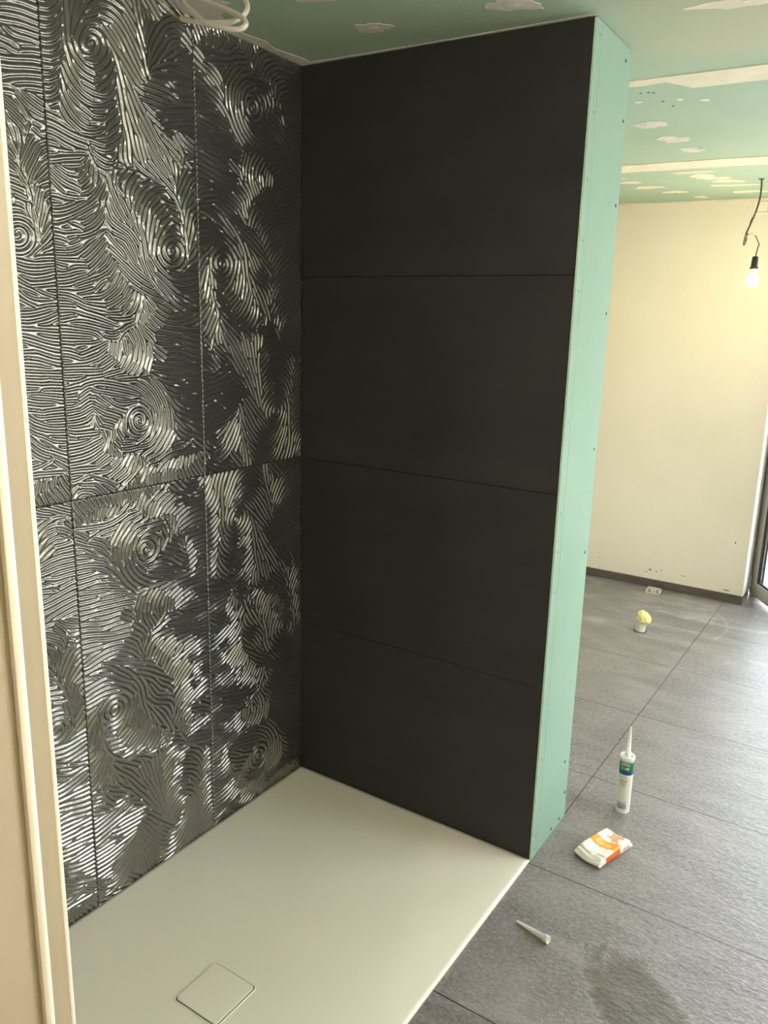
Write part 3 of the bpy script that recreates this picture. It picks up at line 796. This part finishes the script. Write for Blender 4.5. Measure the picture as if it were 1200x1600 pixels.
# sides: rows going down to the floor, tucked in
ringi = [i for i in range(nu+1)]+[j*(nu+1)+nu for j in range(1, nv+1)]+[nv*(nu+1)+i for i in range(nu-1, -1, -1)]+[j*(nu+1) for j in range(nv-1, 0, -1)]
prev = ringi; nr = len(ringi); cxm, cym = PW/2, PL/2
for s in range(1, 9):
    t = s/8; cur = []
    for b in ringi:
        p0 = V[b]; bul = .0035*math.sin(PI*t)
        dx = (p0.x-cxm); dy = (p0.y-cym)
        q = Vector((p0.x+(bul if p0.x > PW*.98 else -bul if p0.x < PW*.02 else 0)*1.0, p0.y+(bul*1.3 if p0.y > PL*.98 else -bul*1.3 if p0.y < .004 else 0), p0.z*(1-t)+.0008*(t)))
        if t > .99: q.x = cxm+dx*.975; q.y = cym+dy*.985
        q.y += .0006*math.sin(p0.x*300)*(1 if p0.y < .004 else 0)
        cur.append(len(V)); V.append(q)
    for i in range(nr):
        F.append((prev[i], prev[(i+1) % nr], cur[(i+1) % nr], cur[i])[::-1])
        p0 = V[ringi[i]]; vv = p0.y/PL
        if p0.x > PW*.9 and .17 < vv < .62 and p0.y > .006 and p0.y < PL*.98: FM.append(2 if vv < .60 else 1)
        elif p0.x < PW*.1 and .42 < vv < .64: FM.append(1)
        else: FM.append(0)
    prev = cur
F.append(tuple(prev)); FM.append(0)
po = mesh_obj('wrapper', V, F, None, pk, True, [M_pw, M_po, M_po2, M_pg], FM)
bm = bmesh.new(); bm.from_mesh(po.data); bmesh.ops.recalc_face_normals(bm, faces=bm.faces); bm.to_mesh(po.data); bm.free()
# end seal fold at the near end
V = []; F = []
for i in range(25):
    u = i/24
    y0 = -.004*math.sin(PI*u)-.001
    for (dy, z) in ((-.004, .014), (-.0055, .010), (-.004, .0045), (.002, .004), (.002, .016)):
        V.append((PW*u, y0+dy, z+.0035-.004*math.sin(PI*u)))
for i in range(24):
    for q in range(5): a = i*5+q; b = i*5+(q+1) % 5; F.append((a, b, b+5, a+5))
F.append((0,1,2,3,4)); F.append((124,123,122,121,120))
mesh_obj('end_seal', V, F, M_pw, pk, True)
M_cr = simple('packet_cream_print', (250, 226, 150), .4); M_tx = simple('packet_print_brown', (196, 150, 112), .4)
def topw(u0, v0, lift=.0006):
    def w(x, y): return top_pt(u0+x/PW, v0+y/PL, lift)
    return w
P = []
nn = 30; V = []; F = []
for rr in (1.0, .84):
    for i in range(nn):
        a = 2*PI*i/nn; V.append(top_pt(.50+.30*rr*math.cos(a), .505+.072*rr*math.sin(a)-.02*math.cos(a), .0005))
for i in range(nn): F.append((i, (i+1) % nn, nn+(i+1) % nn, nn+i))
mesh_obj('oval_emblem', V, F, M_cr, pk)
text_mesh('lettering', 'Tücher', .014, M_cr, pk, topw(.5, .505))
for i, (wd, u0) in enumerate((('VERGISS', .52), ('EWIGE', .62), ('LIEBES', .50), ('MAL', .70))):
    text_mesh('lettering', wd, .0145, M_tx if i % 2 else M_po, pk, topw(u0, .93-.075*i), xs=1.0)
# print on the right flank
def sidew(v0, z0):
    def w(x, y): return Vector((PW+.0042, PL*v0+x, z0+y))
    return w
text_mesh('lettering', 'AEROX', .012, simple('packet_print_pink', (214, 140, 110), .4), pk, sidew(.80, .0165))

# ------------------------------------------------------------------ waste pipe stub with foam plug
pp = empty('waste_pipe', (.645, 2.176, 0))
tag(pp, 'short white pipe stub rising from the floor with a yellow foam plug', 'pipe')
M_pipe = simple('dusty_pipe', (196, 192, 180), .5, .12, 40)
lathe_obj('pipe', [(.027, -.0), (.027, .070), (.0235, .070), (.0235, .01), (0, .01)], M_pipe, pp, 32)
lathe_obj('floor_collar', [(.034, .0), (.034, .0008), (.028, .0009)], M_black, pp, 32)
# foam: squashed bulging lump leaning to the right
bm = bmesh.new(); bmesh.ops.create_icosphere(bm, subdivisions=4, radius=1)
from mathutils import noise as mn
for v in bm.verts:
    d_ = v.co.normalized(); r = 1+.16*mn.noise(d_*2.2)+.08*mn.noise(d_*6)+.05*mn.noise(d_*14)
    v.co = Vector((d_.x*.036*r+.008+.008*(1-abs(d_.z)), d_.y*.033*r-.003, d_.z*.040*r+.080+(.008*-d_.x)))
bm_obj('foam_plug', bm, M_foam, pp, True)

# recessed floor box by the skirting
jb = empty('floor_box', (.520, 2.895, 0), (0, 0, math.radians(1)))
tag(jb, 'small open floor box with dusty white rim set by the far skirting', 'floor box')
bm = bmesh.new()
for a, b in (((-.045, -.045, 0), (.045, -.038, .008)), ((-.045, .038, 0), (.045, .045, .022)), ((-.045, -.0375, 0), (-.039, .0375, .018)), ((.039, -.0375, 0), (.045, .0375, .018))): add_box(bm, a, b, .001)
bm_obj('rim', bm, M_pipe, jb); jb.scale = (.95, .8, 1)
box_obj('bottom', (-.0385, -.0375, 0.0002), (.0385, .0375, .003), simple('box_dusty_grey', (120, 112, 100), .8, .3, 60), jb)
for i in range(9):
    bm = bmesh.new(); bmesh.ops.create_icosphere(bm, subdivisions=1, radius=random.uniform(.004, .008))
    for v in bm.verts: v.co += Vector((random.uniform(-.002, .002),)*3)
    o = bm_obj('plaster_crumb', bm, M_joint, jb); o.location = (random.uniform(-.03, .03), random.uniform(-.03, .03), .006)

# ------------------------------------------------------------------ bare bulb on its cable
pl = empty('pendant_bulb', (.943, 2.36, 2.356))
tag(pl, 'bare lit bulb in a black socket hanging from loose cable', 'light bulb')
def rel(P): return [(x-.943, 2.36-2.36+dy, z-2.356) for x, dy, z in P]
tube_obj('cable', rel([(.943,0,2.356), (.947,0,2.32), (.946,0,2.26), (.934,0,2.198), (.916,0,2.14), (.904,0,2.105)]), .0042, M_dkcable, pl, 10)
tube_obj('wire', rel([(.904,0,2.11), (.899,.004,2.085), (.897,.002,2.055), (.903,-.002,2.052), (.909,-.004,2.075), (.908,0,2.105)]), .0028, M_dkcable, pl, 8)
tube_obj('wire', rel([(.912,.004,2.105), (.904,.008,2.078), (.899,.004,2.062)]), .0018, M_wire_k, pl, 8)
tube_obj('wire', rel([(.906,0,2.105), (.912,.002,2.135), (.918,.0,2.165), (.924,0,2.18)]), .0015, M_dkcable, pl, 8)
tube_obj('wire', rel([(.899,0,2.055), (.903,-.004,2.075), (.912,-.004,2.095), (.926,0,2.103), (.938,0,2.1)]), .0016, M_wire_g, pl, 8)
tube_obj('wire', rel([(.938,0,2.1), (.950,0,2.09), (.962,0,2.066), (.971,0,2.052)]), .0022, M_wire_k, pl, 8)
tube_obj('terminal', rel([(.934,0,2.106), (.944,0,2.094)]), .0045, M_white_pl, pl, 10, 1)
tube_obj('wire', rel([(.971,0,2.052), (.966,0,2.036), (.963,0,2.015), (.961,0,1.99)]), .003, M_wire_k, pl, 8)
lathe_obj('ceiling_hook', [(.0, .0), (.012, -.001), (.012, -.004), (.0, -.005)], M_dkcable, pl, 16, (0, 0, 0))
bx_, bz_ = .9605-.943, -2.356
lathe_obj('socket', [(.004, 1.996), (.013, 1.994), (.0145, 1.985), (.0165, 1.957), (.0165, 1.947), (.020, 1.944), (.020, 1.934), (.016, 1.932), (.0, 1.934)], M_black_pl, pl, 28, (bx_, 0, bz_))
lathe_obj('bulb_cap', [(.0125, 1.932), (.0125, 1.918)], M_metal, pl, 24, (bx_+.001, 0, bz_))
prof_b = [(.0125, 1.918), (.016, 1.912)]+[(.030*math.sin(a), 1.880+.030*math.cos(a)) for a in np.linspace(.72, PI, 16)]
prof_b[-1] = (0.0, prof_b[-1][1])
lathe_obj('bulb_glass', prof_b, M_bulb, pl, 28, (bx_+.001, 0, bz_))

# unseen bulbs added in hallway and bathroom to brighten the shower
def added_bulb(name, x, y, label, mat, dz=.10):
    hb = empty(name, (x, y, cz(x, y)-.001)); tag(hb, label, 'light bulb')
    tube_obj('cable', [(0,0,0), (0,0,-dz)], .004, M_dkcable, hb, 8, 1)
    lathe_obj('socket', [(.0, -dz), (.016, -dz-.002), (.018, -dz-.05), (.0, -dz-.051)], M_black_pl, hb, 20)
    lathe_obj('bulb_glass', [(.013, -dz-.051)]+[(.032*math.sin(a), -dz-.09+.032*math.cos(a)) for a in np.linspace(.4, PI-.001, 14)], mat, hb, 24)
added_bulb('added_hall_bulb', 1.75, -3.2, 'added unseen bulb in the hallway behind the doorway, brightening the shower', M_added_hall)
added_bulb('added_bath_bulb', 2.15, -1.15, 'added unseen bulb inside by the doorway, brightening the shower', M_added_bath)

# ------------------------------------------------------------------ vent cover on the far wall
vc = tag(empty('wall_plate', (.858, YF, 2.31)), 'square cream cover plate high on the far wall behind the bulb cable', 'cover plate')
box_obj('plate', (-.048, -.006, -.042), (.06, -.0002, .040), M_white, vc, .002)
bm = bmesh.new()
for a, b in (((-.030, -.009, -.030), (.030, -.0065, -.026)), ((-.030, -.009, .026), (.030, -.0065, .030)), ((-.030, -.009, -.0255), (-.026, -.0065, .0255)), ((.026, -.009, -.0255), (.030, -.0065, .0255))): add_box(bm, a, b)
bm_obj('frame', bm, simple('plate_beige', (196, 180, 146), .6), vc)

# ------------------------------------------------------------------ coiled cable hanging from the shower ceiling
cc = empty('electrical_cable', (.074, -.64, cz(.07, -.64)-.001))
tag(cc, 'coil of white sheathed cable with bare wire ends hanging above the relief wall', 'cable')
c0 = Vector(cc.location)
def cr_(P): return [Vector(p)-c0 for p in P]
PATH = [(.229,-.7,2.284), (.261,-.7,2.274), (.31,-.69,2.265), (.361,-.68,2.262), (.38,-.66,2.28), (.37,-.64,2.305), (.342,-.63,2.33), (.282,-.62,2.354), (.212,-.63,2.363),
        (.191,-.66,2.347), (.232,-.69,2.313), (.282,-.71,2.281), (.321,-.72,2.255), (.368,-.72,2.239), (.408,-.71,2.232), (.421,-.7,2.242), (.401,-.69,2.261), (.358,-.68,2.283),
        (.291,-.67,2.312), (.222,-.66,2.339), (.149,-.65,2.368), (.10,-.642,2.39)]
tube_obj('sheath', cr_(PATH), .0058, M_cable, cc, 12)
tube_obj('wire', cr_([(.232,-.7,2.283), (.222,-.7,2.285), (.197,-.705,2.300), (.177,-.71,2.317), (.157,-.71,2.336), (.141,-.71,2.351), (.125,-.70,2.375)]), .0013, M_wire_y, cc, 8)
tube_obj('wire', cr_([(.232,-.698,2.286), (.219,-.692,2.292), (.198,-.69,2.308), (.178,-.69,2.326), (.160,-.69,2.344), (.148,-.69,2.362), (.14,-.68,2.385)]), .0016, M_wire_k, cc, 8)
tube_obj('wire', cr_([(.232,-.696,2.288), (.224,-.688,2.296), (.205,-.685,2.312), (.188,-.684,2.33), (.172,-.684,2.35), (.165,-.68,2.38)]), .0016, M_wire_g, cc, 8)
